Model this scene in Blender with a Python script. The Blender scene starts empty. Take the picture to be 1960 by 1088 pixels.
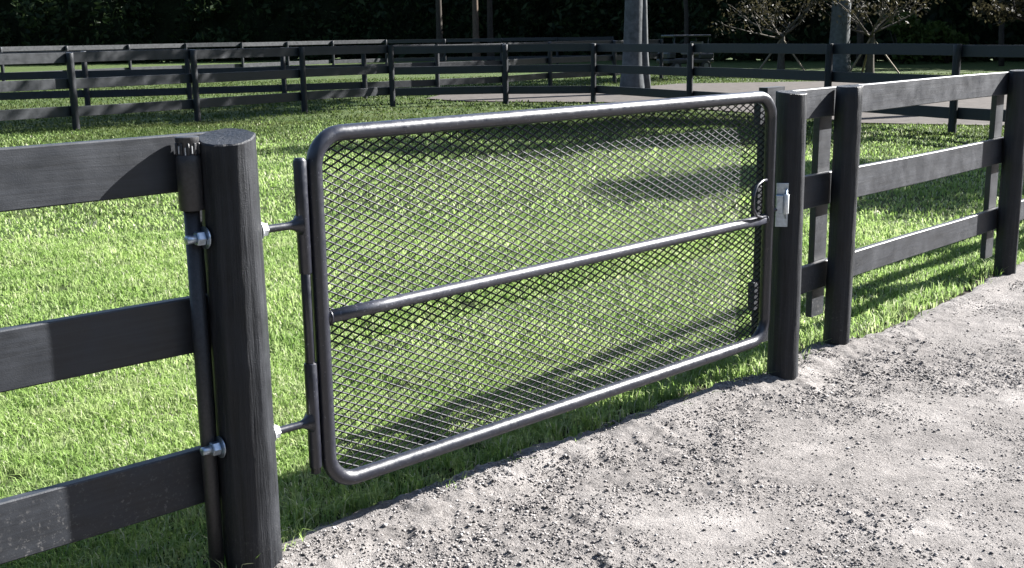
import bpy, bmesh, math, random
import numpy as np
from mathutils import Vector, Matrix

# ------------------------------------------------------------------ camera, sky, sun, exposure
sc = bpy.context.scene
col = sc.collection
R = math.radians
CAM_H = 1.6605
PITCH, ROLL = .2152, -.01387
cd = bpy.data.cameras.new('camera'); cam = bpy.data.objects.new('camera', cd); col.objects.link(cam)
cd.sensor_fit = 'HORIZONTAL'; cd.sensor_width = 36.0; cd.lens = 36.0 * 2200 / 1960
cd.clip_start = .05; cd.clip_end = 1500
_c, _s = math.cos(ROLL), math.sin(ROLL)
_fw = Vector((0, math.cos(PITCH), -math.sin(PITCH))); _u = Vector((0, math.sin(PITCH), math.cos(PITCH))); _r = Vector((1, 0, 0))
_r2 = _c*_r + _s*_u; _u2 = -_s*_r + _c*_u
cam.matrix_world = Matrix(((_r2.x, _u2.x, -_fw.x, 0), (_r2.y, _u2.y, -_fw.y, 0), (_r2.z, _u2.z, -_fw.z, CAM_H), (0, 0, 0, 1)))
sc.camera = cam

SUN_AZ, SUN_EL = R(64.6), R(33)          # azimuth from +Y towards +X
sdir = Vector((math.cos(SUN_EL)*math.sin(SUN_AZ), math.cos(SUN_EL)*math.cos(SUN_AZ), math.sin(SUN_EL)))
w = bpy.data.worlds.new('World'); sc.world = w; w.use_nodes = True
nt = w.node_tree; bg = nt.nodes['Background']
sky = nt.nodes.new('ShaderNodeTexSky'); sky.sky_type = 'NISHITA'; sky.sun_disc = False
sky.sun_elevation = SUN_EL; sky.sun_rotation = SUN_AZ
nt.links.new(sky.outputs[0], bg.inputs[0]); bg.inputs[1].default_value = .05
sd = bpy.data.lights.new('sun', 'SUN'); sd.energy = 5.0; sd.angle = R(.5); sd.color = (1, .975, .94)
sun = bpy.data.objects.new('sun', sd); col.objects.link(sun)
sun.location = sdir*60; sun.rotation_euler = sdir.to_track_quat('Z', 'Y').to_euler()
vs = sc.view_settings; vs.view_transform = 'Standard'; vs.look = 'None'; vs.gamma = 1; vs.use_curve_mapping = False
vs.exposure = 2.4
sc.cycles.max_bounces = 6; sc.cycles.transparent_max_bounces = 8

rng = np.random.default_rng(7)

# ------------------------------------------------------------------ helpers
class Nodes:
    def __init__(s, name):
        s.m = bpy.data.materials.new(name); s.m.use_nodes = True
        s.t = s.m.node_tree; s.b = s.t.nodes['Principled BSDF']; s.out = s.t.nodes['Material Output']
    def n(s, typ, **kw):
        x = s.t.nodes.new(typ)
        for k, v in kw.items(): setattr(x, k, v)
        return x
    def l(s, a, b): s.t.links.new(a, b)
    def pos(s, scale=(1, 1, 1), rot=(0, 0, 0)):
        g = s.n('ShaderNodeNewGeometry'); m0 = s.n('ShaderNodeMapping'); m = s.n('ShaderNodeMapping')
        m0.inputs['Rotation'].default_value = rot; m.inputs['Scale'].default_value = scale
        s.l(g.outputs['Position'], m0.inputs[0]); s.l(m0.outputs[0], m.inputs[0]); return m.outputs[0]
    def noise(s, vec, scale, detail=4, rough=.55, dist=0):
        x = s.n('ShaderNodeTexNoise'); x.inputs['Scale'].default_value = scale; x.inputs['Detail'].default_value = detail
        x.inputs['Roughness'].default_value = rough; x.inputs['Distortion'].default_value = dist
        if vec is not None: s.l(vec, x.inputs['Vector'])
        return x.outputs['Fac']
    def ramp(s, fac, stops):
        x = s.n('ShaderNodeValToRGB'); e = x.color_ramp.elements
        while len(e) < len(stops): e.new(.5)
        for i, (p, c) in enumerate(stops):
            e[i].position = p; e[i].color = (c, c, c, 1) if not hasattr(c, '__len__') else (*c, 1)
        s.l(fac, x.inputs[0]); return x.outputs[0]
    def mix(s, fac, a, b, mode='MIX'):
        x = s.n('ShaderNodeMix', data_type='RGBA', blend_type=mode)
        for v, i in ((fac, 0), (a, 6), (b, 7)):
            if hasattr(v, 'links') or hasattr(v, 'is_linked'): s.l(v, x.inputs[i])
            elif hasattr(v, '__len__'): x.inputs[i].default_value = (*v, 1)
            else: x.inputs[i].default_value = v
        return x.outputs[2]
    def math(s, op, a, b=0.):
        x = s.n('ShaderNodeMath', operation=op)
        for v, i in ((a, 0), (b, 1)):
            if hasattr(v, 'is_linked'): s.l(v, x.inputs[i])
            else: x.inputs[i].default_value = v
        return x.outputs[0]
    def bump(s, h, strength, dist=.01):
        x = s.n('ShaderNodeBump'); x.inputs['Strength'].default_value = strength; x.inputs['Distance'].default_value = dist
        s.l(h, x.inputs['Height']); s.l(x.outputs[0], s.b.inputs['Normal']); return x.outputs[0]
    def set(s, **kw):
        for k, v in kw.items():
            i = s.b.inputs[k.replace('_', ' ')]
            if hasattr(v, 'is_linked'): s.l(v, i)
            elif hasattr(v, '__len__'): i.default_value = (*v, 1)
            else: i.default_value = v
        return s

def painted_wood(name, az=None, grain=1.0, dust=0.0, base=(.036, .038, .043), spec=.5):
    """black stained timber; az = direction of the grain, None = vertical"""
    k = Nodes(name)
    if az is None: v = k.pos((60, 60, 3.2))
    else: v = k.pos((3.0, 60, 60), (0, 0, -(math.pi/2 - az)))
    g = k.noise(v, 1.0, 6, .65, .3)
    p = k.noise(k.pos(), 9, 5, .6)
    f = k.noise(k.pos(), 260, 3, .6)
    c = k.mix(k.ramp(g, [(.3, 0.), (.72, 1.)]), tuple(x*.55 for x in base), tuple(x*1.35 for x in base))
    c = k.mix(k.ramp(p, [(.42, 0.), (.7, .55)]), c, tuple(x*1.75 for x in base))
    if dust:
        z = k.n('ShaderNodeSeparateXYZ'); gg = k.n('ShaderNodeNewGeometry'); k.l(gg.outputs['Position'], z.inputs[0])
        low = k.n('ShaderNodeMapRange'); low.inputs[1].default_value = .62; low.inputs[2].default_value = .12
        k.l(z.outputs[2], low.inputs[0])
        sp = k.ramp(k.noise(k.pos(), 70, 4, .75), [(.56, 0.), (.70, 1.)])
        big = k.ramp(k.noise(k.pos(), 6, 3, .6), [(.4, 0.), (.65, 1.)])
        fac = k.math('MULTIPLY', k.math('MULTIPLY', k.math('MULTIPLY', sp, big), low.outputs[0]), dust)
        c = k.mix(fac, c, (.27, .26, .25))
    k.set(Base_Color=c, Roughness=k.ramp(p, [(.3, .42), (.7, .62)]))
    k.b.inputs['Specular IOR Level'].default_value = spec
    h = k.math('ADD', k.math('MULTIPLY', g, .8*grain), k.math('MULTIPLY', f, .25))
    k.bump(h, .55*grain, .006)
    return k.m

def simple(name, colr, rough=.6, metal=0., nscale=0., namp=.3, bump=0., spec=.5):
    k = Nodes(name); k.set(Roughness=rough, Metallic=metal); k.b.inputs['Specular IOR Level'].default_value = spec
    if nscale:
        f = k.noise(k.pos(), nscale, 5, .6)
        c = k.mix(k.ramp(f, [(.3, 0.), (.7, 1.)]), tuple(x*(1-namp) for x in colr), tuple(min(1, x*(1+namp)) for x in colr))
        k.set(Base_Color=c)
        if bump: k.bump(f, bump, .01)
    else: k.set(Base_Color=colr)
    return k.m

def leafy(name, dark, mid, light, straw=None, straw_at=.9, rough=.5, trans=.35, patch=None, patch2=None):
    k = Nodes(name); g = k.n('ShaderNodeNewGeometry')
    stops = [(0., dark), (.45, mid), (.8, light)]
    if straw: stops += [(straw_at, light), (min(1, straw_at+.02), straw)]
    c = k.ramp(g.outputs['Random Per Island'], stops)
    if patch:
        c = k.mix(k.ramp(k.noise(k.pos(), patch[0], 3, .6), [(.42, 0.), (.62, patch[2])]), c, patch[1])
    if patch2:
        c = k.mix(k.ramp(k.noise(k.pos(), patch2[0], 4, .65), [(.5, 0.), (.68, patch2[2])]), c, patch2[1])
    k.set(Base_Color=c, Roughness=rough); k.b.inputs['Specular IOR Level'].default_value = .1
    t = k.n('ShaderNodeBsdfTranslucent'); k.l(c, t.inputs[0])
    mx = k.n('ShaderNodeMixShader'); mx.inputs[0].default_value = trans
    k.l(k.b.outputs[0], mx.inputs[1]); k.l(t.outputs[0], mx.inputs[2]); k.l(mx.outputs[0], k.out.inputs[0])
    return k.m

def wpos(o):
    p = Vector((0, 0, 0))
    while o: p += o.location; o = o.parent
    return p
def empty(name, loc, label, cat, group=None):
    o = bpy.data.objects.new(name, None); col.objects.link(o); o.location = loc; o.empty_display_size = .2
    o['label'] = label; o['category'] = cat
    if group: o['group'] = group
    return o
def tag(o, label=None, cat=None, group=None, kind=None):
    for k, v in (('label', label), ('category', cat), ('group', group), ('kind', kind)):
        if v: o[k] = v
    return o
def obj(name, V, F, mat, parent=None, smooth=False, origin=None):
    V = np.asarray(V, float).reshape(-1, 3)
    o0 = np.array(origin) if origin is not None else (V.min(0)+V.max(0))/2*np.array([1, 1, 0]) + np.array([0, 0, V[:, 2].min()])
    me = bpy.data.meshes.new(name); me.from_pydata((V-o0).tolist(), [], F if isinstance(F, list) else F.tolist()); me.update()
    if smooth: me.polygons.foreach_set('use_smooth', np.ones(len(me.polygons), bool))
    me.materials.append(mat)
    o = bpy.data.objects.new(name, me); col.objects.link(o)
    o.location = Vector(o0) - (wpos(parent) if parent else Vector((0, 0, 0)))
    if parent: o.parent = parent
    return o
def bulk(name, V, quads, tris, mat, parent=None, smooth=False, origin=(0, 0, 0)):
    """fast mesh from big arrays"""
    V = np.asarray(V, np.float32).reshape(-1, 3) - np.array(origin, np.float32)
    q = np.zeros((0, 4), np.int32) if quads is None else np.asarray(quads, np.int32).reshape(-1, 4)
    t = np.zeros((0, 3), np.int32) if tris is None else np.asarray(tris, np.int32).reshape(-1, 3)
    me = bpy.data.meshes.new(name); me.vertices.add(len(V)); me.vertices.foreach_set('co', V.ravel())
    me.loops.add(q.size+t.size); me.loops.foreach_set('vertex_index', np.concatenate([q.ravel(), t.ravel()]))
    me.polygons.add(len(q)+len(t))
    st = np.concatenate([np.arange(len(q))*4, len(q)*4+np.arange(len(t))*3]).astype(np.int32)
    me.polygons.foreach_set('loop_start', st)
    try: me.polygons.foreach_set('loop_total', np.concatenate([np.full(len(q), 4), np.full(len(t), 3)]).astype(np.int32))
    except Exception: pass
    if smooth: me.polygons.foreach_set('use_smooth', np.ones(len(q)+len(t), bool))
    me.update(); me.validate(); me.materials.append(mat)
    o = bpy.data.objects.new(name, me); col.objects.link(o)
    o.location = Vector(origin) - (wpos(parent) if parent else Vector((0, 0, 0)))
    if parent: o.parent = parent
    return o

class MB:
    """collects shapes into one mesh"""
    def __init__(s): s.V = []; s.F = []
    def add(s, V, F):
        b = len(s.V); s.V += [tuple(map(float, v)) for v in V]; s.F += [[i+b for i in f] for f in F]; return s
    def tube(s, pts, rad, n=12, caps=True, closed=False):
        pts = [Vector(p) for p in pts]; m = len(pts); rad = rad if hasattr(rad, '__len__') else [rad]*m
        V = []; prev = None
        for i, p in enumerate(pts):
            a = pts[i-1] if (i > 0 or closed) else p; b = pts[(i+1) % m] if (i < m-1 or closed) else p
            t = (b-a).normalized()
            if prev is None:
                x = t.cross(Vector((0, 0, 1)));  x = Vector((1, 0, 0)) if x.length < 1e-3 else x.normalized()
            else: x = (prev - t*prev.dot(t)).normalized()
            prev = x; y = t.cross(x)
            for k in range(n):
                an = 2*math.pi*k/n; V.append(p + (x*math.cos(an)+y*math.sin(an))*rad[i])
        F = []
        for i in range(m if closed else m-1):
            j = (i+1) % m
            for k in range(n): F.append([i*n+k, i*n+(k+1) % n, j*n+(k+1) % n, j*n+k])
        if caps and not closed: F += [list(range(n))[::-1], [(m-1)*n+k for k in range(n)]]
        return s.add(V, F)
    def box(s, c, ax, ay, az, sx, sy, sz, bev=0.):
        """oriented box with chamfered edges, ax/ay/az unit axes, full sizes"""
        c, ax, ay, az = Vector(c), Vector(ax), Vector(ay), Vector(az)
        bm = bmesh.new(); bmesh.ops.create_cube(bm, size=1)
        for v in bm.verts: v.co = Vector((v.co.x*sx, v.co.y*sy, v.co.z*sz))
        if bev: bmesh.ops.bevel(bm, geom=bm.edges[:], offset=bev, segments=1, affect='EDGES')
        bm.verts.index_update()
        s.add([c+ax*v.co.x+ay*v.co.y+az*v.co.z for v in bm.verts], [[v.index for v in f.verts] for f in bm.faces]); bm.free(); return s
    def obj(s, name, mat, parent=None, smooth=False, origin=None): return obj(name, s.V, s.F, mat, parent, smooth, origin)

def smooth_auto(o, ang=40):
    me = o.data; me.polygons.foreach_set('use_smooth', np.ones(len(me.polygons), bool))
    bm = bmesh.new(); bm.from_mesh(me)
    for e in bm.edges:
        if len(e.link_faces) == 2 and e.calc_face_angle(0) > R(ang): e.smooth = False
    bm.to_mesh(me); bm.free(); return o

def vnoise(x, y, seed=0):
    """value noise 0..1 on arrays"""
    def h(i, j):
        n = (i.astype(np.int64)*374761393 + j.astype(np.int64)*668265263 + seed*1442695041) & 0x7fffffff
        n = (n ^ (n >> 13))*1274126177 & 0x7fffffff; n = (n ^ (n >> 16)) & 0xffff
        return n/65535.
    xi, yi = np.floor(x), np.floor(y); fx, fy = x-xi, y-yi; fx = fx*fx*(3-2*fx); fy = fy*fy*(3-2*fy)
    return (h(xi, yi)*(1-fx)+h(xi+1, yi)*fx)*(1-fy) + (h(xi, yi+1)*(1-fx)+h(xi+1, yi+1)*fx)*fy
def fbm(x, y, f, o=4, seed=0):
    a, s, t = 1., 0., 0.
    for k in range(o): s = s + a*vnoise(x*f+17*k, y*f-9*k, seed+k); t += a; a *= .5; f *= 2.03
    return s/t

# ------------------------------------------------------------------ the lay of the land (metres, camera stands over 0,0)
AZ_G = R(47.574); DG = np.array([math.sin(AZ_G), math.cos(AZ_G)]); NG = np.array([-DG[1], DG[0]])   # gate line, and its grass-side normal
P0 = np.array([-.835, 3.40])                                                                       # hinge post
PR = np.array([1.307, 5.358])                                                                      # latch post
P2 = np.array([1.721, 5.907]); AZ_R = R(43.45); DR = np.array([math.sin(AZ_R), math.cos(AZ_R)]); NR = np.array([-DR[1], DR[0]])
def G(s, off, z=0.): return Vector((*(P0 + DG*s + NG*off), z))
def Rr(s, off, z=0.): return Vector((*(P2 + DR*s + NR*off), z))
EDGE = np.array([G(-40, -.6)[:2], G(-6, -.15)[:2], G(-1, -.06)[:2], G(-.1, -.02)[:2], G(.13, .06)[:2], G(.5, .10)[:2], G(1.15, .12)[:2], G(1.93, .13)[:2], G(2.55, .13)[:2],
                 (1.30, 5.47), Rr(0, .09)[:2], Rr(.25, -.06)[:2], Rr(1.2, -.05)[:2], Rr(2.3, .05)[:2], Rr(2.76, .05)[:2], Rr(6, 0)[:2], Rr(60, 0)[:2]], float)
def edge_dist(x, y):
    """signed distance to the road edge, positive on the grass side"""
    best = np.full(x.shape, 1e9); sg = np.ones(x.shape)
    for a, b in zip(EDGE[:-1], EDGE[1:]):
        d = b-a; L = d@d; t = np.clip(((x-a[0])*d[0]+(y-a[1])*d[1])/L, 0, 1)
        px, py = x-(a[0]+t*d[0]), y-(a[1]+t*d[1]); q = np.hypot(px, py)
        cr = d[0]*(y-a[1])-d[1]*(x-a[0]); m = q < best
        best = np.where(m, q, best); sg = np.where(m, np.sign(cr), sg)
    return best*sg
def lawn_z(x, y):
    r = np.hypot(x, y)
    return -.025 + (fbm(x, y, .8, 3, 3)-.5)*.03*np.clip(r/6, .4, 1)
SAND = [(-2.2, 30.6), (-1.2, 29.2), (.3, 28.6), (2.3, 27.9), (4.7, 24.0), (6.3, 20.7), (8.6, 19.6), (16, 17.6), (30, 14), (60, 8), (60, 26), (30, 34), (16.6, 37.7), (8.8, 37.4), (5.4, 37.2), (2.9, 34.0), (.4, 32.6), (-1.9, 32.4)]
F1_LEFT = [(-9.95, 19.55), (-8.13, 21.72), (-6.40, 23.78), (-4.60, 26.05), (-2.80, 27.83)]
F1_RIGHT = [(-2.80, 27.83), (-.09, 28.3), (2.03, 28.1), (3.84, 24.8), (5.80, 21.2), (7.13, 18.62), (8.5, 16.4)]
F2 = [(-12.6, 27.6), (-10.37, 28.6), (-8.1, 29.5), (-5.85, 30.3), (-3.88, 31.3), (-2.0, 32.6), (-.15, 34.0), (1.28, 36.4), (3.5, 38.8), (5.43, 41.7)]
F3 = [(-21.0, 42.6), (-19.47, 45), (-17.88, 47.5), (-16.18, 50), (-14.44, 52.5), (-12.39, 54.5), (-10.75, 57), (-8.92, 59.5), (-6.48, 62), (-3.4, 62.4), (-.4, 62.6), (2.6, 62.8), (5.6, 63)]

# ------------------------------------------------------------------ materials
WOOD_POST = painted_wood('black_stained_post_timber', None, 1.6, .2, (.0138, .0152, .0182), .28)
WOOD_G = painted_wood('black_stained_boards_by_gate', AZ_G, .6, .55, (.0142, .0165, .0212))
WOOD_R = painted_wood('black_stained_boards_along_road', AZ_R, .7, .7, (.0162, .0184, .0236))
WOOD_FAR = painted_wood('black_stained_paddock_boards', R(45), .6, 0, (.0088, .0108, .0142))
k = Nodes('black_gate_enamel')
f = k.noise(k.pos(), 130, 3, .6); sp = k.ramp(f, [(.66, 0.), (.72, .8)])
k.set(Base_Color=k.mix(sp, (.0095, .0108, .018), (.15, .155, .18)), Roughness=k.ramp(k.noise(k.pos(), 40, 4, .6), [(.3, .27), (.7, .45)]))
k.b.inputs['Specular IOR Level'].default_value = .7; k.bump(k.noise(k.pos(), 60, 4, .6), .12, .004)
ENAMEL = k.m
k = Nodes('sheen_gate_enamel')  # chipped gate enamel again; paler base puts the tube's sheen into the colour
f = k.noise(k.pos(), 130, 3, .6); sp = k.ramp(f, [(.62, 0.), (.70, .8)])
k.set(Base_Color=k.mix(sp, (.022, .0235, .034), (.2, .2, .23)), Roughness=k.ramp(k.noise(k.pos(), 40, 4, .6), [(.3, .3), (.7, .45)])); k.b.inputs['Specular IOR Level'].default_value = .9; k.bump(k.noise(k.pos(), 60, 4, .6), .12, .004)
ENAMEL_SHEEN = k.m
k = Nodes('black_mesh_enamel'); k.set(Base_Color=(.009, .0095, .013), Roughness=.5); k.b.inputs['Specular IOR Level'].default_value = .3
MESH = k.m
GALV = simple('galvanised_steel', (.40, .46, .53), .42, 1., 70, .2, .1)
PALE = simple('pale_worn_zinc', (.66, .69, .70), .5, .3, 90, .15)
RUBBER = simple('black_plastic_conduit', (.022, .022, .024), .5, 0, 120, .4, .15)
BARE = simple('scratched_bare_plastic', (.5, .5, .5), .6)

# lawn soil
k = Nodes('turf_ground')
n1 = k.noise(k.pos(), 1.3, 4, .6); n2 = k.noise(k.pos(), 26, 6, .75); n3 = k.noise(k.pos(), .35, 3, .5)
c = k.ramp(n2, [(.25, (.018, .03, .009)), (.5, (.042, .066, .017)), (.75, (.072, .098, .03))])
c = k.mix(k.ramp(n1, [(.45, 0.), (.7, .5)]), c, (.075, .075, .034)); c = k.mix(k.ramp(n3, [(.5, 0.), (.75, .4)]), c, (.05, .10, .022))
k.set(Base_Color=c, Roughness=.9); k.b.inputs['Specular IOR Level'].default_value = .15
k.bump(k.math('ADD', n2, k.noise(k.pos(), 8, 5, .7)), 1.0, .06)
TURF = k.m
# crushed limestone road
k = Nodes('crushed_limestone')
a = k.noise(k.pos(), 90, 5, .7); b = k.noise(k.pos(), 1.5, 5, .6); d = k.noise(k.pos(), 300, 3, .6); e = k.noise(k.pos(), 9, 4, .65)
c = k.ramp(a, [(.28, (.09, .082, .077)), (.5, (.18, .167, .159)), (.74, (.29, .272, .26))])
c = k.mix(k.ramp(b, [(.48, 0.), (.66, .75)]), c, (.32, .30, .286)); c = k.mix(k.ramp(e, [(.48, 0.), (.7, .55)]), c, (.085, .079, .076)); c = k.mix(k.ramp(k.noise(k.pos(), .7, 3, .5), [(.46, 0.), (.64, .35)]), c, (.10, .093, .09))
k.set(Base_Color=c, Roughness=.95); k.b.inputs['Specular IOR Level'].default_value = .2
k.bump(k.math('ADD', k.math('MULTIPLY', a, 1.2), k.math('MULTIPLY', d, .5)), .9, .016)
GRAVEL = k.m
k = Nodes('limestone_chips'); g = k.n('ShaderNodeNewGeometry')
k.set(Base_Color=k.ramp(g.outputs['Random Per Island'], [(0, (.08, .074, .071)), (.4, (.16, .148, .142)), (.8, (.25, .234, .224)), (1, (.36, .34, .327))]), Roughness=.95)
k.b.inputs['Specular IOR Level'].default_value = .2; k.bump(k.noise(k.pos(), 350, 3, .6), .6, .004)
CHIP = k.m
SANDM = simple('pale_sand_track', (.068, .061, .056), .95, 0, 3.5, .28, .4, .1)
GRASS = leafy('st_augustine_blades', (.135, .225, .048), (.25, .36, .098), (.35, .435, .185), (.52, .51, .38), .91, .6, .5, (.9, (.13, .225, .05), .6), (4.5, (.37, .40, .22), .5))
GRASS_F = leafy('dimmed_paddock_blades', (.036, .064, .015), (.053, .087, .021), (.076, .108, .033), None, .9, .6, .4, (.5, (.075, .082, .03), .5))  # far grass: dimness of the shaded distance is put into the blade colour
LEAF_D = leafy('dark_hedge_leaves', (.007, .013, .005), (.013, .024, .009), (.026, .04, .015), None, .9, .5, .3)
LEAF_M = leafy('mid_green_leaves', (.02, .037, .012), (.037, .057, .017), (.065, .082, .027), None, .9, .5, .35)
LEAF_B = leafy('olive_brown_leaves', (.014, .013, .007), (.024, .022, .012), (.04, .036, .019), None, .9, .55, .35)
LEAF_L = leafy('bright_opening_leaves', (.03, .05, .012), (.05, .08, .018), (.08, .11, .03), None, .9, .5, .45)
BARK_G = simple('grey_bark', (.072, .078, .082), .9, 0, 7, .35, .6, .2)
BARK_B = simple('brown_bark', (.035, .029, .024), .9, 0, 9, .35, .6, .2)
BARK_T = simple('tan_pine_bark', (.08, .057, .042), .9, 0, 8, .3, .6, .2)
BARK_P = simple('pale_grey_brown_bark', (.065, .057, .047), .9, 0, 9, .3, .6, .2)
STAKE = simple('weathered_stake_timber', (.12, .095, .06), .85, 0, 12, .25)

# ------------------------------------------------------------------ ground, road, track
def grid(xs, ys, zf, name, mat, mask=None):
    X, Y = np.meshgrid(xs, ys); Z = zf(X, Y); nx, ny = len(xs), len(ys)
    V = np.stack([X, Y, Z], -1).reshape(-1, 3)
    i = np.arange((ny-1)*(nx-1)); r, c = i//(nx-1), i % (nx-1); a = r*nx+c
    Q = np.stack([a, a+1, a+nx+1, a+nx], 1)
    if mask is not None: Q = Q[mask(V[Q].mean(1))]
    return bulk(name, V, Q, None, mat, None, True)
gx = np.unique(np.concatenate([[-400, -250, -160, -110], np.arange(-80, -20, 8.), np.arange(-20, -6, 1.), np.arange(-6, 6, .12), np.arange(6, 20, 1.), np.arange(20, 81, 8.), [110, 160, 250, 400]]))
gy = np.unique(np.concatenate([[-300, -120, -50, -20, -8], np.arange(-4, 1, 1.), np.arange(1, 14, .12), np.arange(14, 40, 1.), np.arange(40, 110, 6.), [150, 220, 400]]))
def lz(X, Y):
    z = lawn_z(X, Y); e = edge_dist(X, Y)
    return np.where(e < -.10, -.14, np.where(e < .12, z-.02 + ((e-.12)/.22)*.09, z))
tag(grid(gx, gy, lz, 'lawn', TURF), kind='structure')

# road laid out along the gate line, u along, v across (negative = towards the camera)
us = np.unique(np.concatenate([np.arange(-40, -2, 2.), np.arange(-2, -.4, .2), np.arange(-.4, 5.2, .012), np.arange(5.2, 9, .05), np.arange(9, 14, .3), np.arange(14, 62, 2.)]))
vsv = np.unique(np.concatenate([np.arange(-7, -3, .5), np.arange(-3, -2.3, .08), np.arange(-2.3, .42, .012), np.arange(.42, 5.5, .4)]))
U, Vv = np.meshgrid(us, vsv); X = P0[0]+DG[0]*U+NG[0]*Vv; Y = P0[1]+DG[1]*U+NG[1]*Vv
E = edge_dist(X, Y) + (fbm(X, Y, 4.5, 4, 11)-.5)*.13
def road_h(X, Y):
    return (fbm(X, Y, 1.1, 3, 5)-.5)*.03 + (fbm(X, Y, 9, 3, 6)-.5)*.012 + (fbm(X, Y, 27, 2, 8)-.5)*.026*np.clip((fbm(X, Y, 1.6, 3, 21)-.30)*4, .25, 1)
Z = road_h(X, Y) + .030*np.exp(-((E+.08)/.11)**2)
t = np.clip((E-.0)/.035, 0, 1); Z = Z - t*t*(3-2*t)*.058*np.clip(1.2-np.hypot(X-2.6, Y-6.9)/9, .2, 1); Z = np.where(E > .15, Z-(E-.15)*.5, Z); Z = np.maximum(Z, -.3)
V = np.stack([X, Y, Z], -1).reshape(-1, 3); nx = len(us); i = np.arange((len(vsv)-1)*(nx-1)); a = i//(nx-1)*nx+i % (nx-1)
Q = np.stack([a, a+1, a+nx+1, a+nx], 1); Q = Q[E.reshape(-1)[Q].min(1) < .30]
used = np.unique(Q); remap = np.zeros(len(V), int); remap[used] = np.arange(len(used))
tag(bulk('gravel_road', V[used], remap[Q], None, GRAVEL, None, True), kind='structure')

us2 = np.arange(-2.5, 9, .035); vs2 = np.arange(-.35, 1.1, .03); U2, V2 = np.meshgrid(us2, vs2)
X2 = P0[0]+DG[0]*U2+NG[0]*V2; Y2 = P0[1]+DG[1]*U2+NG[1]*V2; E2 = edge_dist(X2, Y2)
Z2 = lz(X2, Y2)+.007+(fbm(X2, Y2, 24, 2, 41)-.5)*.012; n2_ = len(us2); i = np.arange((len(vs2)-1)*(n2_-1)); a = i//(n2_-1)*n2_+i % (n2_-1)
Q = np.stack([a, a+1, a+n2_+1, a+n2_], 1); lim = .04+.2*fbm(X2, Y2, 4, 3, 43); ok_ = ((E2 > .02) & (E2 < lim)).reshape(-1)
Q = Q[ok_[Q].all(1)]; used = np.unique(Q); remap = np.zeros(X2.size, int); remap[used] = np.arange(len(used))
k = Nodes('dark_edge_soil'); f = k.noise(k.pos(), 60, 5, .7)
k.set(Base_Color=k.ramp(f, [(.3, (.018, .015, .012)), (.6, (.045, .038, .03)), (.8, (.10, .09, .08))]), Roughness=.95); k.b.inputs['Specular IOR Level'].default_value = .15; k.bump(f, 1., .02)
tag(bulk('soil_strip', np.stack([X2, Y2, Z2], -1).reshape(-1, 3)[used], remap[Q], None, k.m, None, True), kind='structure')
sz = [(x, y, float(lawn_z(np.array(x), np.array(y))*0)+.004) for x, y in SAND]
tag(obj('sand_track', sz, [list(range(len(sz)))], SANDM), kind='structure')

# loose chips and clods of the road
def chips(N, subdiv, rlo, rhi, pw, thr, sink):
    if subdiv:
        m_ = bmesh.new(); bmesh.ops.create_icosphere(m_, subdivisions=1, radius=1); m_.verts.index_update()
        IV = np.array([v.co[:] for v in m_.verts]); IF = np.array([[v.index for v in f.verts] for f in m_.faces]); m_.free()
    else:
        IV = np.array([[1, 0, 0], [0, 1, 0], [-1, 0, 0], [0, -1, 0], [0, 0, 1.], [0, 0, -1]]); IF = np.array([[0, 1, 4], [1, 2, 4], [2, 3, 4], [3, 0, 4], [1, 0, 5], [2, 1, 5], [3, 2, 5], [0, 3, 5]])
    M = N*5; cu = rng.uniform(-.5, 6.5, M); cv = rng.uniform(-2.4, .14, M)
    cx = P0[0]+DG[0]*cu+NG[0]*cv; cy = P0[1]+DG[1]*cu+NG[1]*cv
    den = np.clip((fbm(cx, cy, 1.6, 3, 21)-thr)*3.4, .10, 1)*np.clip((fbm(cx, cy, 7, 2, 24)-.2)*2.2, .15, 1)*np.where(np.hypot(cx, cy) > 6, .45, 1); ed = edge_dist(cx, cy)
    keep = (rng.random(M) < den) & (ed < .03+.10*rng.random(M)); cx, cy, ed = cx[keep][:N], cy[keep][:N], ed[keep][:N]; N = len(cx)
    r = rlo+(rhi-rlo)*rng.random(N)**pw
    jit = rng.uniform(.6, 1.25, (N, len(IV), 1)); sc3 = np.stack([np.ones(N), rng.uniform(.65, 1.2, N), rng.uniform(.45, .85, N)], 1)[:, None, :]
    CV = IV[None]*jit*sc3*r[:, None, None]; an = rng.uniform(0, 6.28, N); ca, sa = np.cos(an)[:, None], np.sin(an)[:, None]
    CV = np.stack([CV[..., 0]*ca-CV[..., 1]*sa, CV[..., 0]*sa+CV[..., 1]*ca, CV[..., 2]], -1)
    cz = road_h(cx, cy) + .030*np.exp(-((ed+.08)/.11)**2) - np.clip(ed/.035, 0, 1)*.058 + r*sink
    CV += np.stack([cx, cy, cz], 1)[:, None, :]
    return CV.reshape(-1, 3), (IF[None]+np.arange(N)[:, None, None]*len(IV)).reshape(-1, 3)
va, fa = chips(62000, 0, .0022, .0055, 1.6, .22, .2); vb, fb = chips(19000, 1, .0035, .009, 2.4, .33, .25)
tag(bulk('gravel_chips', np.concatenate([va, vb]), None, np.concatenate([fa, fb+len(va)]), CHIP), 'loose grey limestone chips and clods scattered over the gravel road', 'gravel', None, 'stuff')

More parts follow.
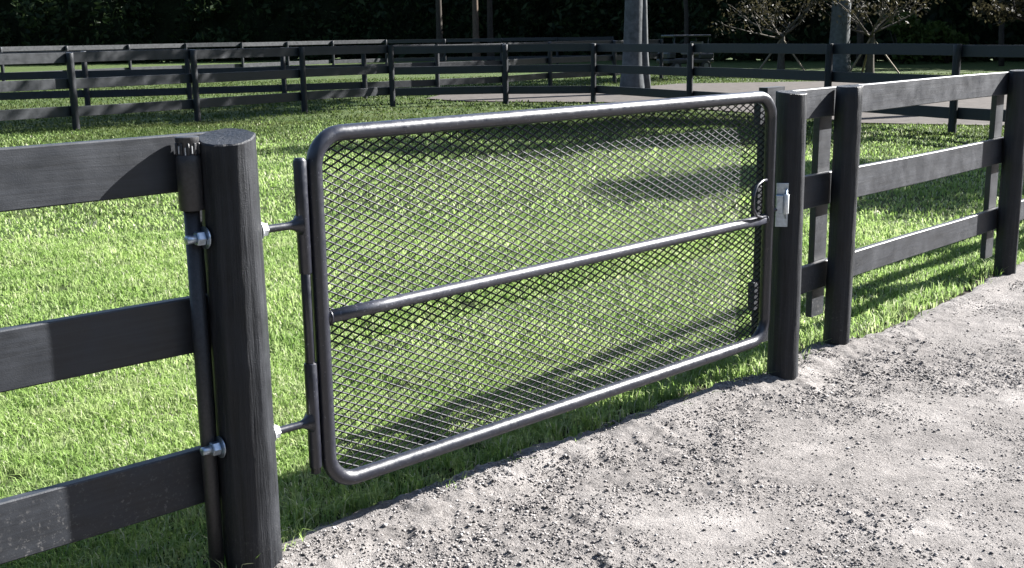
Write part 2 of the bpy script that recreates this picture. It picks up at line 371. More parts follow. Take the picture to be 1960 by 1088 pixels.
# grass blades
def blades(x, y, h, wd, lean):
    n = len(x); az = rng.uniform(0, 6.28, n); dx, dy = np.cos(az), np.sin(az); px, py = -dy, dx
    tw = rng.uniform(-.6, .6, n); qx, qy = px*np.cos(tw)-py*np.sin(tw), px*np.sin(tw)+py*np.cos(tw)
    z = lawn_z(x, y)-.006; b = np.stack([x, y, z], 1)
    p = np.stack([qx, qy, np.zeros(n)], 1)*wd[:, None]*.5
    m = b + np.stack([dx*lean*h*.42, dy*lean*h*.42, h*.62], 1)
    tip = b + np.stack([dx*lean*h*1.25, dy*lean*h*1.25, h*(1-.32*lean)], 1)
    V = np.stack([b-p, b+p, m+p*.95, m-p*.95, tip], 1); i = np.arange(n)[:, None]*5
    return V.reshape(-1, 3), np.concatenate([i, i+1, i+2, i+3], 1), np.concatenate([i+3, i+2, i+4], 1)
GV, GQ, GT, base = [], [], [], 0
def sow(r0, r1, dens, hh, ww, amax=R(36), fade=None):
    global base
    n = int(dens*amax*(r1*r1-r0*r0)); rr = np.sqrt(rng.uniform(r0*r0, r1*r1, n)); a = rng.uniform(-amax, amax, n); x, y = rr*np.sin(a), rr*np.cos(a)
    e = edge_dist(x, y); ragged = .0+.10*fbm(x, y, 5, 2, 31)*rng.uniform(.5, 1.3, n); stray = (e > -.07) & (e < .1) & (fbm(x, y, 9, 2, 39) > .60); kp = ((e > ragged) | stray) & (fbm(x, y, 3.5, 3, 33) > .2)
    kp &= ~sand_mask(x, y)
    kp &= rng.random(n) < np.clip(.35+np.maximum(e, 0)*2.2, 0, 1)
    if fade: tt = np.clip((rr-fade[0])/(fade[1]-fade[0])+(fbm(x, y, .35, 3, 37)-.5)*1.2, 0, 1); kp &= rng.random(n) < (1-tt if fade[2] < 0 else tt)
    x, y, e = x[kp], y[kp], e[kp]; n = len(x)
    h = hh*rng.uniform(.5, 1.4, n)*(.45+1.1*fbm(x, y, 3.2, 3, 35)); h *= 1 + .5*np.exp(-e/.12)*(rng.random(n) < .4)
    V, Q, T = blades(x, y, h, ww*rng.uniform(.7, 1.3, n), rng.uniform(.12, .95, n)**1.1)
    GV.append(V); GQ.append(Q+base); GT.append(T+base); base += len(V)
def sand_mask(x, y):
    ins = np.zeros(x.shape, bool); P = SAND
    for (x0, y0), (x1, y1) in zip(P, P[1:]+P[:1]):
        if y0 == y1: continue
        c = ((y0 > y) != (y1 > y)) & (x < (x1-x0)*(y-y0)/(y1-y0)+x0); ins ^= c
    return ins
def tuft(px_, py_, n, r0, r1, hh, ww):
    global base
    a = rng.uniform(0, 6.28, n); q = rng.uniform(r0, r1, n); x, y = px_+q*np.cos(a), py_+q*np.sin(a); kp = edge_dist(x, y) > -.06; x, y = x[kp], y[kp]; n = len(x)
    V, Q, T = blades(x, y, hh*rng.uniform(.5, 1.3, n), ww*rng.uniform(.7, 1.3, n), rng.uniform(.2, .9, n))
    V[:, 2] += .032; GV.append(V); GQ.append(Q+base); GT.append(T+base); base += len(V)
def sown(name, mat, label):
    global base
    o = bulk(name, np.concatenate(GV), np.concatenate(GQ), np.concatenate(GT), mat); tag(o, label, 'grass', None, 'stuff')
    GV.clear(); GQ.clear(); GT.clear(); base = 0
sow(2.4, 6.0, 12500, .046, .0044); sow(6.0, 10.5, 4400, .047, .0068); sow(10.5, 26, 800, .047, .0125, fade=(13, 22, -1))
for px_, py_ in ((1.307, 5.358), (1.721, 5.907), (3.336, 7.612), (-.835, 3.40)): tuft(px_-.02, py_+.06, 260, .06, .20, .085, .005)
for q in range(46):
    t_ = rng.uniform(0, 1); p_ = (G(.15+2.5*t_, .13+rng.uniform(-.02, .12)) if q < 26 else Rr(.2+5*t_, .04+rng.uniform(-.05, .12))); tuft(p_[0], p_[1], int(rng.integers(12, 45)), 0, rng.uniform(.02, .06), rng.uniform(.06, .1), .0052)
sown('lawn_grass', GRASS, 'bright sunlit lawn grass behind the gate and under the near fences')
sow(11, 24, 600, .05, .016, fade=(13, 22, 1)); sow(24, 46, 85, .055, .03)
sown('paddock_grass', GRASS_F, 'grass of the far lawn and paddocks around the paddock fences, dimness put into its colour')

# ------------------------------------------------------------------ near fences
def round_post(base, h, r, mat, parent, name='post', cut=(0, 0), seg=28, rough=.006, flare=1.06, sink=.2, seed=0, lean=(0, 0)):
    """weathered round post; cut = slope of the sawn top along x, y"""
    V, F = [], []; rings = 30 if seg > 20 else 10; lr = random.Random(seed)
    ph = [lr.uniform(0, 6.28) for _ in range(6)]
    kn = [(lr.uniform(.1, .95), lr.uniform(0, 6.28)) for _ in range(5)]
    for i in range(rings+1):
        t = i/rings
        for q in range(seg):
            a = 2*math.pi*q/seg; rr = r*(flare+(1-flare)*min(1, t*1.15))
            rr += (.006 if seg > 20 else 0)*(float(fbm(np.array(a*r*55+seed*7.), np.array(t*h*3.2), 1., 4, seed))-.5) + rough*(.45*math.sin(2*a+ph[0]+t*1.1)+.3*math.sin(5*a+ph[1]+t*2.5)+.22*math.sin(9*a+ph[2]-t*4)+.3*lr.uniform(-1, 1)*.5)
            for kt, ka in kn:
                d2 = ((t-kt)*h/.05)**2+((math.atan2(math.sin(a-ka), math.cos(a-ka)))*r/.03)**2
                rr += .004*math.exp(-d2)
            x, y = math.cos(a)*rr, math.sin(a)*rr
            z = -sink + t*(h+sink) + (cut[0]*x+cut[1]*y if i == rings else 0)
            if i == rings-1: z = min(z, h-.012+cut[0]*x+cut[1]*y)
            V.append((base[0]+x+lean[0]*z, base[1]+y+lean[1]*z, base[2]+z))
    for i in range(rings):
        for q in range(seg):
            q2 = (q+1) % seg; F.append([i*seg+q, i*seg+q2, (i+1)*seg+q2, (i+1)*seg+q])
    top = [rings*seg+q for q in range(seg)]
    # slightly rounded arris and a dished sawn end
    b = len(V); c = np.mean([V[q] for q in top], 0)
    for q in top: v = np.array(V[q]); V.append(tuple(c+(v-c)*.95+np.array([0, 0, .004])))
    F += [[top[q], top[(q+1) % seg], b+(q+1) % seg, b+q] for q in range(seg)]
    V.append(tuple(c+np.array([0, 0, .001]))); F += [[b+q, b+(q+1) % seg, len(V)-1] for q in range(seg)]
    o = obj(name, V, F, mat, parent); return smooth_auto(o, 38)
def plank(p0, p1, hgt, thick, mat, parent, name='rail', bev=.004, up=(0, 0, 1), seg=10, seed=0):
    """a sawn board from p0 to p1 (centre line), gently bowed, chamfered"""
    p0, p1 = Vector(p0), Vector(p1); d = (p1-p0); L = d.length; d.normalize(); u = Vector(up); n = d.cross(u).normalized(); u = n.cross(d).normalized()
    lr = random.Random(seed); bow = lr.uniform(-.004, .004); wav = lr.uniform(0, 6)
    prof = [(-hgt/2, -thick/2+bev), (-hgt/2+bev, -thick/2), (hgt/2-bev, -thick/2), (hgt/2, -thick/2+bev), (hgt/2, thick/2-bev), (hgt/2-bev, thick/2), (-hgt/2+bev, thick/2), (-hgt/2, thick/2-bev)]
    V, F = [], []
    for i in range(seg+1):
        t = i/seg; c = p0+d*(L*t)+u*(bow*math.sin(math.pi*t)+.0012*math.sin(9*t+wav))+n*(bow*.6*math.sin(6*t+wav))
        for a, b in prof: V.append(c+u*a+n*b)
    m = len(prof)
    for i in range(seg):
        for q in range(m): F.append([i*m+q, (i+1)*m+q, (i+1)*m+(q+1) % m, i*m+(q+1) % m])
    F += [list(range(m)), [seg*m+q for q in range(m)][::-1]]
    return obj(name, V, F, mat, parent)

# fence left of the gate
fl = empty('board_fence', G(0, 0), 'near black three-board fence at left edge ending at the thick gate hinge post', 'fence', 'black board fences by the road')
tag(round_post(G(0, 0), 1.37, .083, WOOD_POST, fl, 'hinge_post', (.0, .22), 84, .0042, 1.08, .25, 3), 'thick round black gate post with sloping sawn top')
for s in (-2.44,): round_post(G(s, 0), 1.37, .068, WOOD_POST, fl, 'post', (.05, .1), 24, .005, seed=8)
OFF = .083+.021-.01
for j, (z, s1) in enumerate(((1.300, .055), (.806, -.045), (.325, -.045))):
    hgt = (.168, .172, .178)[j]
    plank(G(-2.5, OFF, z+.004), G(s1, OFF, z-.002), hgt, .036, WOOD_G, fl, 'rail', .004, seed=j+1, seg=16)
plank(G(-.02, OFF+.038, .03), G(-.02, OFF+.038, 1.3), .085, .03, WOOD_G, fl, 'batten', .003, up=(*DG, 0), seed=14)

# slim conduit standing in front of the rails' ends
cp = empty('conduit_pole', G(-.112, .03), 'slim black plastic conduit pole with thick capped sleeve beside the thick gate post', 'pole')
MB().tube([G(-.112, .034, -.15), G(-.112, .034, .5), G(-.110, .034, 1.2)], .0235, 16).obj('pole', RUBBER, cp, True)
sl = MB(); sl.tube([G(-.110, .03, z) for z in (1.165, 1.168, 1.30, 1.318, 1.33)], [.034, .0365, .0365, .0365, .030], 20); sl = smooth_auto(sl.obj('sleeve', RUBBER, cp))
cpm = MB(); cpm.tube([G(-.110, .03, z) for z in (1.33, 1.332, 1.36, 1.366, 1.378, 1.38)], [.033, .031, .030, .034, .034, .031], 20)
for q in range(10):
    a = 2*math.pi*q/10; c = G(-.110, .03, 1.345)+Vector((math.cos(a), math.sin(a), 0))*.032
    cpm.box(c, (math.cos(a), math.sin(a), 0), (-math.sin(a), math.cos(a), 0), (0, 0, 1), .008, .007, .034, .0015)
capo = smooth_auto(cpm.obj('cap', RUBBER, cp))
for q in (2, 3, 4):
    a = AZ_G*0 + R(-150 + 32*(q-1)); c = G(-.110, .03, 1.343-.004*(q == 3))+Vector((math.cos(a), math.sin(a), 0))*.0345
    MB().box(c, (math.cos(a), math.sin(a), 0), (-math.sin(a), math.cos(a), 0), (0, 0, 1), .006, .0022, .022, 0).obj('scratch', BARE, capo)

# fence right of the gate
fr = empty('board_fence', Vector((*PR, 0)), 'near black three-board fence running along the road right of the gate latch post', 'fence', 'black board fences by the road')
tag(round_post(Vector((*PR, 0)), 1.372, .072, WOOD_POST, fr, 'latch_post', (-.06, .06), 64, .004, 1.06, .25, 5, (-.004, 0)), 'round black gate latch post with galvanised latch')
for j, s in enumerate((0, 2.35, 4.72, 7.1, 9.5, 11.9)):
    round_post(Rr(s, 0), 1.372 if j else 1.37, (.066, .066, .066, .066, .066, .066)[j], WOOD_POST, fr, 'post', (.03, .05), 40 if j < 2 else 22, .005, seed=20+j, lean=((.006, 0) if j == 0 else (0, 0)))
    plank(Rr(s-.012, .128, .16 if j == 0 else .12), Rr(s-.012, .128, 1.36), .13, .036, WOOD_R, fr, 'batten', .003, up=(*DR, 0), seed=40+j)
for a, b in ((-.72, 2.35), (2.354, 4.72), (4.724, 7.1), (7.104, 9.5), (9.504, 11.9)):
    for j, z in enumerate((1.292, .850, .392)):
        plank(Rr(a, .088, z), Rr(b, .088, z), (.148, .168, .14)[j], .036, WOOD_R, fr, 'rail', .004, seed=int(60+a*7+j), seg=14)
# stop board behind the latch post, the gate closes against it
plank(Vector((*(PR+DG*.072+NG*.166), .15)), Vector((*(PR+DG*.072+NG*.166), 1.392)), .145, .05, WOOD_R, fr, 'stop_board', .003, up=(*DG, 0), seed=71)

for z in (1.2,): MB().box(Vector((*(PR+DG*.075+NG*.105), z)), (*DG, 0), (*NG, 0), (0, 0, 1), .06, .085, .09, .004).obj('spacer', WOOD_R, fr)
# ------------------------------------------------------------------ the gate
gt = empty('mesh_gate', G(.3, 0), 'black tubular steel gate filled with expanded diamond mesh between two round posts', 'gate')
SL, SR_ = .296, 2.738
def gz(s, zl, zr): return zl+(zr-zl)*(s-SL)/(SR_-SL)
zb = lambda s: gz(s, .199, .230); zt = lambda s: gz(s, 1.358, 1.366); zm = lambda s: gz(s, .768, .806)
RC, TUB = .105, .0265
path = []
cn = [(SL+RC, zb(SL)+RC, 180, 270), (SR_-RC, zb(SR_)+RC, 270, 360), (SR_-RC, zt(SR_)-RC, 0, 90), (SL+RC, zt(SL)-RC, 90, 180)]
for (cs, cz_, a0, a1) in cn:
    for q in range(9):
        a = R(a0+(a1-a0)*q/8); path.append(G(cs+RC*math.cos(a), 0, cz_+RC*math.sin(a)))
full = []
for i, p in enumerate(path):
    full.append(p); nxt = path[(i+1) % len(path)]
    if (nxt-p).length > .3:
        for q in range(1, 6): full.append(p.lerp(nxt, q/6))
frame = MB().tube(full, TUB, 20, closed=True).obj('frame', ENAMEL, gt, True)
for s, z in ((SL, .768), (SR_, .806)):
    # weld bead ring where the cross tube meets the upright
    sg = 1 if s == SL else -1; ring = [G(s+sg*(TUB+.002), math.cos(a)*.0225, z+math.sin(a)*.0225) for a in np.linspace(0, 2*math.pi, 21)[:-1]]
    MB().tube(ring, .0045, 6, closed=True).obj('weld', ENAMEL, frame, True)
MB().tube([G(SL+.01+(SR_-SL-.02)*q/10, 0, zm(SL+.01+(SR_-SL-.02)*q/10)) for q in range(11)], .0225, 18).obj('cross_tube', ENAMEL_SHEEN, gt, True)
# expanded metal: zigzag strands that meet at the knuckles
LW, SW, OFFM = .0560, .0280, .030
ni = int((SR_-SL)/(LW/2)); nr = int((1.366-.2)/(SW/2))
def inside(s, z):
    b0, t0 = zb(s), zt(s)
    if z < b0-.004 or z > t0+.004 or s < SL-.004 or s > SR_+.004: return False
    for cs, cz_ in ((SL+RC, b0+RC), (SR_-RC, b0+RC), (SR_-RC, t0-RC), (SL+RC, t0-RC)):
        if (s-cs)*(1 if cs > 1 else -1) > 0 and (z-cz_)*(1 if cz_ > .8 else -1) > 0 and math.hypot(s-cs, z-cz_) > RC+.004: return False
    return True
MV, MQ = [], []
tilt = R(38); HW, HT = .0030, .0017
a_out, a_up = math.cos(tilt), math.sin(tilt)
for rw in range(nr):
    for i in range(ni):
        s0, s1 = SL+i*LW/2, SL+(i+1)*LW/2; z0 = .2+(rw+(i+rw) % 2)*SW/2; z1 = .2+(rw+(i+1+rw) % 2)*SW/2
        z0 += .011*(s0-SL); z1 += .011*(s1-SL)
        if not (inside(s0, z0) and inside(s1, z1)): continue
        # flat spots at the knuckles, strand running between them
        for (sa, za, sb, zb_) in ((s0, z0, s1, z1),):
            b = len(MV)
            for (ss, zz) in ((sa, za), (sb, zb_)):
                for (w_, t_) in ((-HW, -HT), (HW, -HT), (HW, HT), (-HW, HT)):
                    up = w_*a_out + t_*a_up; outw = w_*a_up - t_*a_out   # wide face looks up and towards the road
                    MV.append(G(ss, OFFM+outw, zz+up)[:])
            MQ += [[b, b+1, b+5, b+4], [b+1, b+2, b+6, b+5], [b+2, b+3, b+7, b+6], [b+3, b, b+4, b+7]]
mo = bulk('mesh_infill', MV, MQ, None, MESH, gt); tag(mo, kind='stuff')
# retaining bars welded round the back of the frame hold the mesh
# hinge: two barrels beside the upright on one long pin, bolts through the post
HS = .246
def barrel(za, zb_, name='hinge_barrel'):
    m = MB(); m.tube([G(HS, 0, za), G(HS, 0, za+.004), G(HS, 0, zb_-.004), G(HS, 0, zb_)], [.0195, .0215, .0215, .0195], 16)
    o = m.obj(name, ENAMEL, gt); return smooth_auto(o)
barrel(.925, 1.285); barrel(.275, .63)
MB().tube([G(HS, 0, .255), G(HS, 0, 1.29)], .0165, 14).obj('hinge_pin', ENAMEL, gt, True)
for z in (1.23, 1.0, .58, .33):
    MB().box(G((HS+SL)/2, 0, z), (*DG, 0), (*NG, 0), (0, 0, 1), .024, .010, .05, .002).obj('weld_tab', ENAMEL, gt)
for z0 in (1.083, .432):
    m = MB(); pts = [G(s, 0, z0) for s in (-.148, -.144, -.02, .12, .19, .205, .22, .232)]
    m.tube(pts, [.0105, .0125, .0125, .0125, .0125, .014, .022, .036], 16)
    bo = m.obj('hinge_bolt', ENAMEL, gt); smooth_auto(bo)
    MB().tube([G(-.152, 0, z0), G(-.150, 0, z0), G(-.112, 0, z0)], [.0115, .0132, .0132], 16).obj('bolt_thread', GALV, bo, True)
    MB().tube([G(-.0935, 0, z0), G(-.0895, 0, z0)], .034, 28).obj('washer', GALV, bo)
    MB().tube([G(-.121, 0, z0), G(-.118, 0, z0), G(-.098, 0, z0), G(-.0945, 0, z0)], [.019, .022, .022, .02], 6).obj('nut', GALV, bo)
    MB().tube([G(.088, 0, z0), G(.092, 0, z0)], .03, 24).obj('washer', PALE, bo)
    MB().tube([G(.093, 0, z0), G(.113, 0, z0)], .0215, 6).obj('nut', PALE, bo)
# hand pull near the latch end
pull = [G(2.70, -.012, .99), G(2.66, -.02, .99), G(2.61, -.028, .975), G(2.58, -.032, .94), G(2.573, -.034, .905), G(2.58, -.032, .87), G(2.61, -.028, .835), G(2.66, -.02, .822), G(2.71, -.012, .822)]
MB().tube(pull, .0065, 10).obj('pull_handle', ENAMEL, gt, True)
MB().tube([G(SR_+.02, -.004, .842), G(SR_+.075, -.012, .842)], .008, 10).obj('latch_pin', ENAMEL, gt, True)

# latch bolted to the latch post
la = empty('gate_latch', Vector((*PR, .76)), 'galvanised latch plate with pale roller bolted to the latch post', 'latch')
nrm = (-NG*.61 - DG*.79); nrm /= np.linalg.norm(nrm); tan = np.array([-nrm[1], nrm[0]]); tan = tan if tan@DG > 0 else -tan
LC = PR + nrm*.074 - tan*.036
def LP(t, o, z): p = LC+tan*t+nrm*o; return Vector((p[0], p[1], z))
AX = (*tan, 0); AY = (*nrm, 0)
MB().box(LP(.018, -.012, .862), AX, AY, (0, 0, 1), .03, .026, .16, .003).obj('backing_block', WOOD_POST, la)
MB().box(LP(0, .002, .862), AX, AY, (0, 0, 1), .056, .005, .205, .0012).obj('plate', GALV, la)
MB().box(LP(-.012, .015, .868), AX, AY, (0, 0, 1), .034, .022, .085, .003).obj('catch', GALV, la)
MB().tube([LP(.018, .020, .822), LP(.018, .020, .826), LP(.018, .020, .912), LP(.018, .020, .916)], [.010, .0125, .0125, .010], 14).obj('roller', PALE, la, True)
MB().tube([LP(.018, .020, .80), LP(.018, .020, .94)], .0045, 8).obj('pin', GALV, la, True)
for z in (.782, .945):
    MB().tube([LP(-.012, .005, z), LP(-.012, .0095, z)], .0075, 6).obj('bolt', GALV, la)

# ------------------------------------------------------------------ paddock fences
def far_fence(name, pts, label, off, hts=1.36, zs=(1.28, .80, .36), bh=.16, r=.065, skip=0):
    root = empty(name, (pts[0][0], pts[0][1], 0), label, 'fence', 'black paddock fences beyond the lawn')
    me = None
    for i, p in enumerate(pts):
        if i < skip: continue
        if me is None:
            o = round_post((p[0], p[1], 0), hts, r, WOOD_POST, root, 'post', (.05, .08), 12, .004, seed=90); me = o.data
        else:
            o = bpy.data.objects.new('post', me); col.objects.link(o); o.parent = root
            o.location = Vector((p[0]-pts[0][0], p[1]-pts[0][1], root.children[0].location.z))
            o.rotation_euler = (0, 0, i*.9)
    for i, (a, b) in enumerate(zip(pts[:-1], pts[1:])):
        a, b = np.array(a, float), np.array(b, float); d = (b-a)/np.linalg.norm(b-a); n = np.array([-d[1], d[0]])*off
        for j, z in enumerate(zs):
            dz = .008*math.sin(i*2.1+j)
            plank((*(a+n-d*.02*(i % 2)), z+dz), (*(b+n-d*.004), z+dz), bh, .036, WOOD_FAR, root, 'rail', .004, seg=2, seed=int(i*5+j))
    return root
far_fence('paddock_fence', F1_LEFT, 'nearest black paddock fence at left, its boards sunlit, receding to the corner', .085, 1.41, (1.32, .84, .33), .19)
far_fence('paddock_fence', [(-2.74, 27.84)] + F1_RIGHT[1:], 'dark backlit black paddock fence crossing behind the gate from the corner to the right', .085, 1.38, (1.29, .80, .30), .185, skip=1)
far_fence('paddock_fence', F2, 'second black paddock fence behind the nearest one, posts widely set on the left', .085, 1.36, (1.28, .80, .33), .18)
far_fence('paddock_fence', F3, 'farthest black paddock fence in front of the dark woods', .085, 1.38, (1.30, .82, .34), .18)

# ------------------------------------------------------------------ trees and woods
def cloud(centers, n, size, sq=.8):
    """leaf-sized quads scattered through ellipsoids: centers = (x, y, z, rx, ry, rz)"""
    c = np.array(centers, float); vol = np.prod(c[:, 3:], 1)**(.75); k_ = rng.choice(len(c), n, p=vol/vol.sum())
    d = rng.normal(size=(n, 3)); d /= np.linalg.norm(d, axis=1)[:, None]; rad = rng.random(n)**.45
    p = c[k_, :3] + d*rad[:, None]*c[k_, 3:]
    a = rng.normal(size=(n, 3)); a /= np.linalg.norm(a, axis=1)[:, None]; b = np.cross(a, rng.normal(size=(n, 3))); b /= np.linalg.norm(b, axis=1)[:, None]
    s = size*rng.uniform(.5, 1.3, n)[:, None]
    V = np.stack([p-a*s, p-b*s*.45, p+a*s, p+b*s*.45], 1).reshape(-1, 3)
    return V, np.arange(n*4).reshape(-1, 4)
def limb(m, p, d, L, r, depth, lr, tips):
    pts = [Vector(p)]; rad = [r]; dd = Vector(d).normalized()
    for i in range(5):
        dd = (dd+Vector((lr.uniform(-.22, .22), lr.uniform(-.22, .22), lr.uniform(-.06, .2)))).normalized()
        pts.append(pts[-1]+dd*L/5); rad.append(r*(1-.13*(i+1)))
    m.tube(pts, rad, 7 if depth else 6, caps=True); tips.append(pts[-1]); tips.append(pts[3])
    if depth:
        for q in range(3):
            s = pts[2+q]; a = lr.uniform(0, 6.28); nd = (dd+Vector((math.cos(a), math.sin(a), lr.uniform(-.1, .5)))*.9)
            limb(m, s, nd, L*.62, r*.5, depth-1, lr, tips)
def tree(x, y, label, r0, fork, spread, bark, leaf, nleaf, lsize, clump=1.0, seed=1, name='tree', nl=6, r1=None, lean=(0, 0), rise=.6, group=None, cl_z=.6, buttress=0):
    lr = random.Random(seed); root = empty(name, (x, y, 0), label, 'tree', group); r1 = r1 or r0*.7
    m = MB(); pts, rad = [], []
    for i in range(13):
        t = i/12; z = -.3+t*(fork+.3)
        pts.append((x+lean[0]*z+.05*r0*math.sin(t*5+seed), y+lean[1]*z, z)); rad.append(r0+(r1-r0)*t+r0*.5*math.exp(-max(z, 0)/.6))
    m.tube(pts, rad, 16)
    if buttress:
        m.tube([(x+buttress*1.35, y-.05, -.2), (x+buttress*1.05, y-.05, 1.0), (x+buttress*.86, y, 3), (x+buttress*.7, y, fork)], [.11, .085, .075, .06], 8)
    tips = []; top = Vector(pts[-1])
    for q in range(nl):
        a = 2*math.pi*q/nl+lr.uniform(-.4, .4)
        limb(m, top-Vector((0, 0, lr.uniform(0, fork*.14))), (math.cos(a), math.sin(a), rise+lr.uniform(-.2, .4)), spread*lr.uniform(.75, 1.1), r1*.5, 1, lr, tips)
    tr = m.obj('trunk', bark, root, True, (x, y, 0))
    cs = [(t_.x+lr.uniform(-.3, .3), t_.y+lr.uniform(-.3, .3), t_.z+lr.uniform(-.2, .4), clump*lr.uniform(.6, 1.2), clump*lr.uniform(.6, 1.2), clump*cl_z*lr.uniform(.6, 1.2)) for t_ in tips]
    V, Q = cloud(cs, nleaf, lsize); bulk('crown', V, Q, None, leaf, root, origin=(x, y, 0))
    return root
tree(3.36, 31.6, 'tall grey trunk with split pale strip standing behind the dark fence right of centre', .27, 6.0, 4.2, BARK_G, LEAF_M, 9000, .16, 1.3, 11, r1=.215, buttress=.30)
tree(12.45, 44.2, 'thick smooth grey trunk right of the staked young tree', .36, 7.0, 4.2, BARK_G, LEAF_M, 8000, .18, 1.5, 12, r1=.32)
tree(-4.15, 70.5, 'slender dark trunk, leftmost of three in front of the dark woods', .20, 8, 4, BARK_B, LEAF_D, 4000, .28, 1.6, 13)
tree(-1.95, 70, 'tan trunk, middle one of three slender trunks in front of the dark woods', .20, 8, 4, BARK_T, LEAF_D, 4000, .28, 1.6, 14)
tree(-1.1, 71, 'dark trunk with one sunlit edge, rightmost of three slender trunks before the woods', .19, 8, 4, BARK_B, LEAF_D, 4000, .28, 1.6, 15)
# off to the right: the trees whose shade falls over the lawn
tree(12.6, 16.9, 'spreading tree right of the frame, its shade dappling the lawn behind the gate', .20, 4.6, 2.3, BARK_B, LEAF_M, 5200, .15, .8, 16, nl=5, rise=.75)
tree(12.9, 24.6, 'large spreading tree right of the frame, its shade crossing the lawn at left', .26, 5.6, 3.8, BARK_B, LEAF_M, 8000, .17, 1.1, 17)

def staked(x, y, label, seed, h=3.0, leaf=LEAF_B, n=1000):
    root = tree(x, y, label, .12, h*.5, 2.1, BARK_P, leaf, n, .085, .6, seed, 'staked_tree', 7, .095, rise=.35, cl_z=.8)
    for q in range(3):
        a = 2*math.pi*q/3+R(10+seed*9); p1 = Vector((x+.06*math.cos(a), y+.06*math.sin(a), h*.42)); p0 = Vector((x+1.15*math.cos(a), y+1.15*math.sin(a), -.1))
        d = (p1-p0).normalized(); s_ = d.cross(Vector((0, 0, 1))).normalized()
        MB().box((p0+p1)/2, d, s_, d.cross(s_), (p1-p0).length, .075, .05, .006).obj('stake', STAKE, root)
    return root
staked(10.45, 44.9, 'young tree propped by timber stakes left of the thick grey trunk', 21)
staked(13.6, 44.0, 'brown young tree propped by stakes right of the thick grey trunk', 22)
tree(17.6, 38.2, 'low olive leafy tree at upper right corner, its tip sunlit', .13, 1.6, 2.2, BARK_B, LEAF_B, 3800, .11, .6, 23, nl=6, rise=.25)

# the wood that closes the view: inner leaf mass, outer leaves, stems one can pick out
WL = [(-75, 72), (-50, 80), (-30, 80), (-10, 84), (4, 80), (12, 64), (20, 58), (30, 55), (34, 44), (30, 32), (28, 22), (38, 10), (34, -8), (18, -16), (-4, -17), (-22, -12), (-40, 4), (-58, 34), (-75, 72)]  # right-hand turn and ring behind the camera are unseen, added to cut light
cent = []; lr = random.Random(5)
for (x0, y0), (x1, y1) in zip(WL[:-1], WL[1:]):
    L = math.hypot(x1-x0, y1-y0); m_ = int(L/1.6)
    for q in range(m_):
        t = (q+lr.random())/m_; x, y = x0+(x1-x0)*t, y0+(y1-y0)*t
        gap = False
        for zc in (.6, 2.0, 3.6, 5.4, 7.4, 9.6):
            if gap and .8 < zc < 3: continue
            cent.append((x+lr.uniform(-1, 1), y+lr.uniform(-1.6, 1.6), zc+lr.uniform(-.5, .5), 1.5*lr.uniform(.7, 1.3), 1.5*lr.uniform(.7, 1.3), 1.3*lr.uniform(.7, 1.3)))
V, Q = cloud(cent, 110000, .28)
tag(bulk('woodland', V, Q, None, LEAF_D), 'dark mass of woodland closing the view behind the paddocks, with an unseen ring added to dim the sky', 'woods', None, 'stuff')
# deep interior of the wood
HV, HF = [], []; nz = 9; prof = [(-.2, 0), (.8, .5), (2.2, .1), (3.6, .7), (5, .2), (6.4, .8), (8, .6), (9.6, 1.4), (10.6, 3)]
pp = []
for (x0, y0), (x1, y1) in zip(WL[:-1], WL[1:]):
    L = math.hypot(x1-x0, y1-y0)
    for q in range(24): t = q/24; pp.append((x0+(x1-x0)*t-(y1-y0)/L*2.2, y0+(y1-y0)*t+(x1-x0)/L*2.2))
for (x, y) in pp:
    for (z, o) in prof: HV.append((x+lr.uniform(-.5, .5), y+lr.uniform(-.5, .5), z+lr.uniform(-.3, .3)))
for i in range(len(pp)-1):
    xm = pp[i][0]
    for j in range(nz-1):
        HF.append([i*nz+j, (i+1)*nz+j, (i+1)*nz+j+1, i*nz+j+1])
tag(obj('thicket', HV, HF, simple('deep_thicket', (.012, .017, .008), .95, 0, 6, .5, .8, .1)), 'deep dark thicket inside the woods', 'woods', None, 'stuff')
for i, (x, y, r_) in enumerate([(9.3, 62, .14), (15.5, 52, .16), (21, 50, .13), (24.2, 51, .12)]):
    pts = [(x+.1*math.sin(q*1.3+i), y, -.2+q*1.4) for q in range(7)]
    lab = ['thin stem at the woods edge behind the parked cart',
           'dark stem between the two staked trees and the woods', 'thin stem at the woods edge left of the bright gap', 'thin stem at the woods edge right of the bright gap'][i]
    rt = empty('understorey_tree', (x, y, 0), lab, 'tree', 'thin trees along the woods edge')
    MB().tube(pts, [r_*(1-.06*q) for q in range(7)], 8).obj('trunk', BARK_B, rt, True)
    V, Q = cloud([(x+lr.uniform(-1, 1), y+lr.uniform(-1, 1), z_, 1.2, 1.2, .8) for z_ in (5.5, 6.6, 7.8, 8.8)], 900, .25); bulk('crown', V, Q, None, LEAF_D, rt, origin=(x, y, 0))
for i, (x, y, s_, lab) in enumerate([(18.3, 54.5, .95, 'green bush added in place of a bright opening right of the staked trees'), (20.6, 55, .75, 'smaller green bush added in place of the bright opening nearest the right corner')]):  # bushes added where light shows through openings in the wood
    rt = empty('bush', (x, y, 0), lab, 'bush', 'bushes standing in for bright openings in the woods')
    cs = [(x+lr.uniform(-.9, .9)*s_, y+lr.uniform(-.6, .6), z_*s_, .8*s_, .7*s_, .6*s_) for z_ in (.5, .9, 1.3, 1.7, 2.0)]
    V, Q = cloud(cs, 1300, .16); bulk('foliage', V, Q, None, LEAF_L, rt, origin=(x, y, 0))
    m = MB()
    for q in range(5): a = q*1.26; m.tube([(x, y, -.1), (x+.3*math.cos(a)*s_, y+.3*math.sin(a)*s_, .7*s_), (x+.7*math.cos(a)*s_, y+.5*math.sin(a)*s_, 1.6*s_)], [.05, .035, .015], 6)
    m.obj('stem', BARK_B, rt, True)

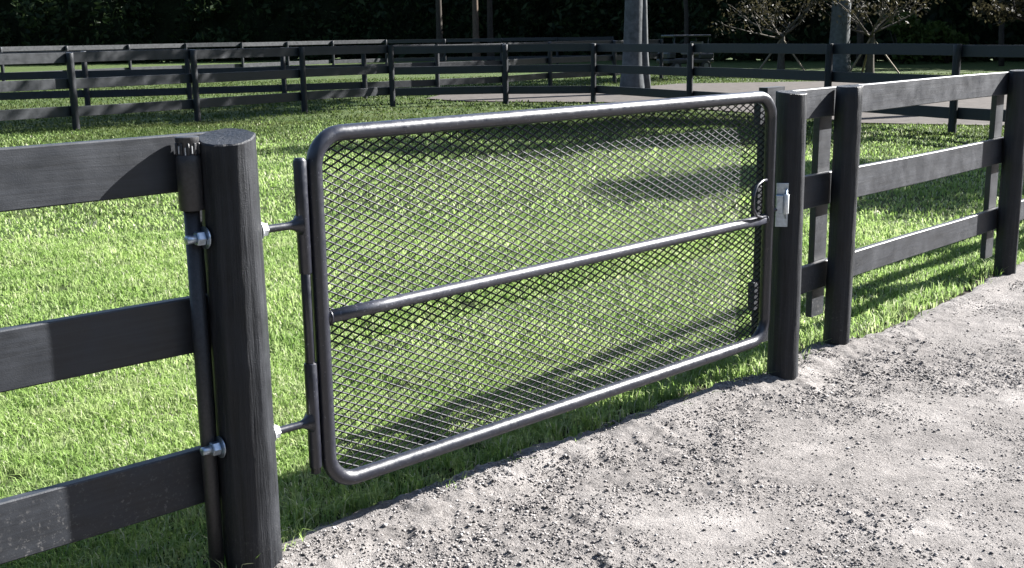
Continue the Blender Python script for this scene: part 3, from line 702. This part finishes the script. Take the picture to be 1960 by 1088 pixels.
# ------------------------------------------------------------------ parked cart
def cart(x, y, rz):
    root = empty('golf_cart', (x, y, 0), 'dark golf cart with flat roof parked behind the far fence', 'cart')
    c, s = math.cos(rz), math.sin(rz); AXc, AYc, AZc = (c, s, 0), (-s, c, 0), (0, 0, 1)
    def W(a, b, z): return Vector((x+c*a-s*b, y+s*a+c*b, z))
    dark = simple('dark_cart_body', (.02, .022, .024), .4); wht = simple('pale_cart_trim', (.12, .12, .12), .5); rub = simple('tyre_rubber', (.015, .015, .015), .8); seat = simple('cart_seat_vinyl', (.12, .11, .10), .6)
    MB().box(W(0, 0, .42), AXc, AYc, AZc, 2.15, 1.1, .2, .05).box(W(-.72, 0, .62), AXc, AYc, AZc, .7, 1.08, .26, .06).box(W(.86, 0, .66), AXc, AYc, AZc, .42, 1.05, .34, .09).obj('body', dark, root)
    MB().box(W(-.28, 0, .72), AXc, AYc, AZc, .46, 1.0, .12, .04).obj('seat', seat, root); MB().box(W(-.54, 0, 1.0), AXc, AYc, AZc, .1, 1.0, .42, .04).obj('backrest', seat, root)
    MB().box(W(-.02, 0, 1.44), AXc, AYc, AZc, 1.75, 1.14, .09, .03).obj('roof', dark, root)
    for a, b in ((.74, .5), (.74, -.5), (-.78, .5), (-.78, -.5)):
        MB().tube([W(a+(.14 if a > 0 else 0), b, .55), W(a, b, 1.42)], .02, 8)  .obj('roof_post', dark, root, True)
    MB().tube([W(.62, .25+.16*math.cos(q), 1.0+.16*math.sin(q)) for q in np.linspace(0, 2*math.pi, 17)[:-1]], .014, 6, closed=True).obj('steering_wheel', dark, root, True)
    MB().box(W(.95, 0, .48), AXc, AYc, AZc, .04, .9, .08, .01).obj('bumper', wht, root)
    for a in (.68, -.68):
        for b in (.48, -.48):
            t_ = MB().tube([W(a, b-.1, .22), W(a, b-.09, .22), W(a, b+.09, .22), W(a, b+.1, .22)], [.19, .22, .22, .19], 20).obj('wheel', rub, root)
            MB().tube([W(a, b-.104, .22), W(a, b+.104, .22)], .11, 14).obj('rim', wht, t_)
cart(7.3, 48.5, R(200))
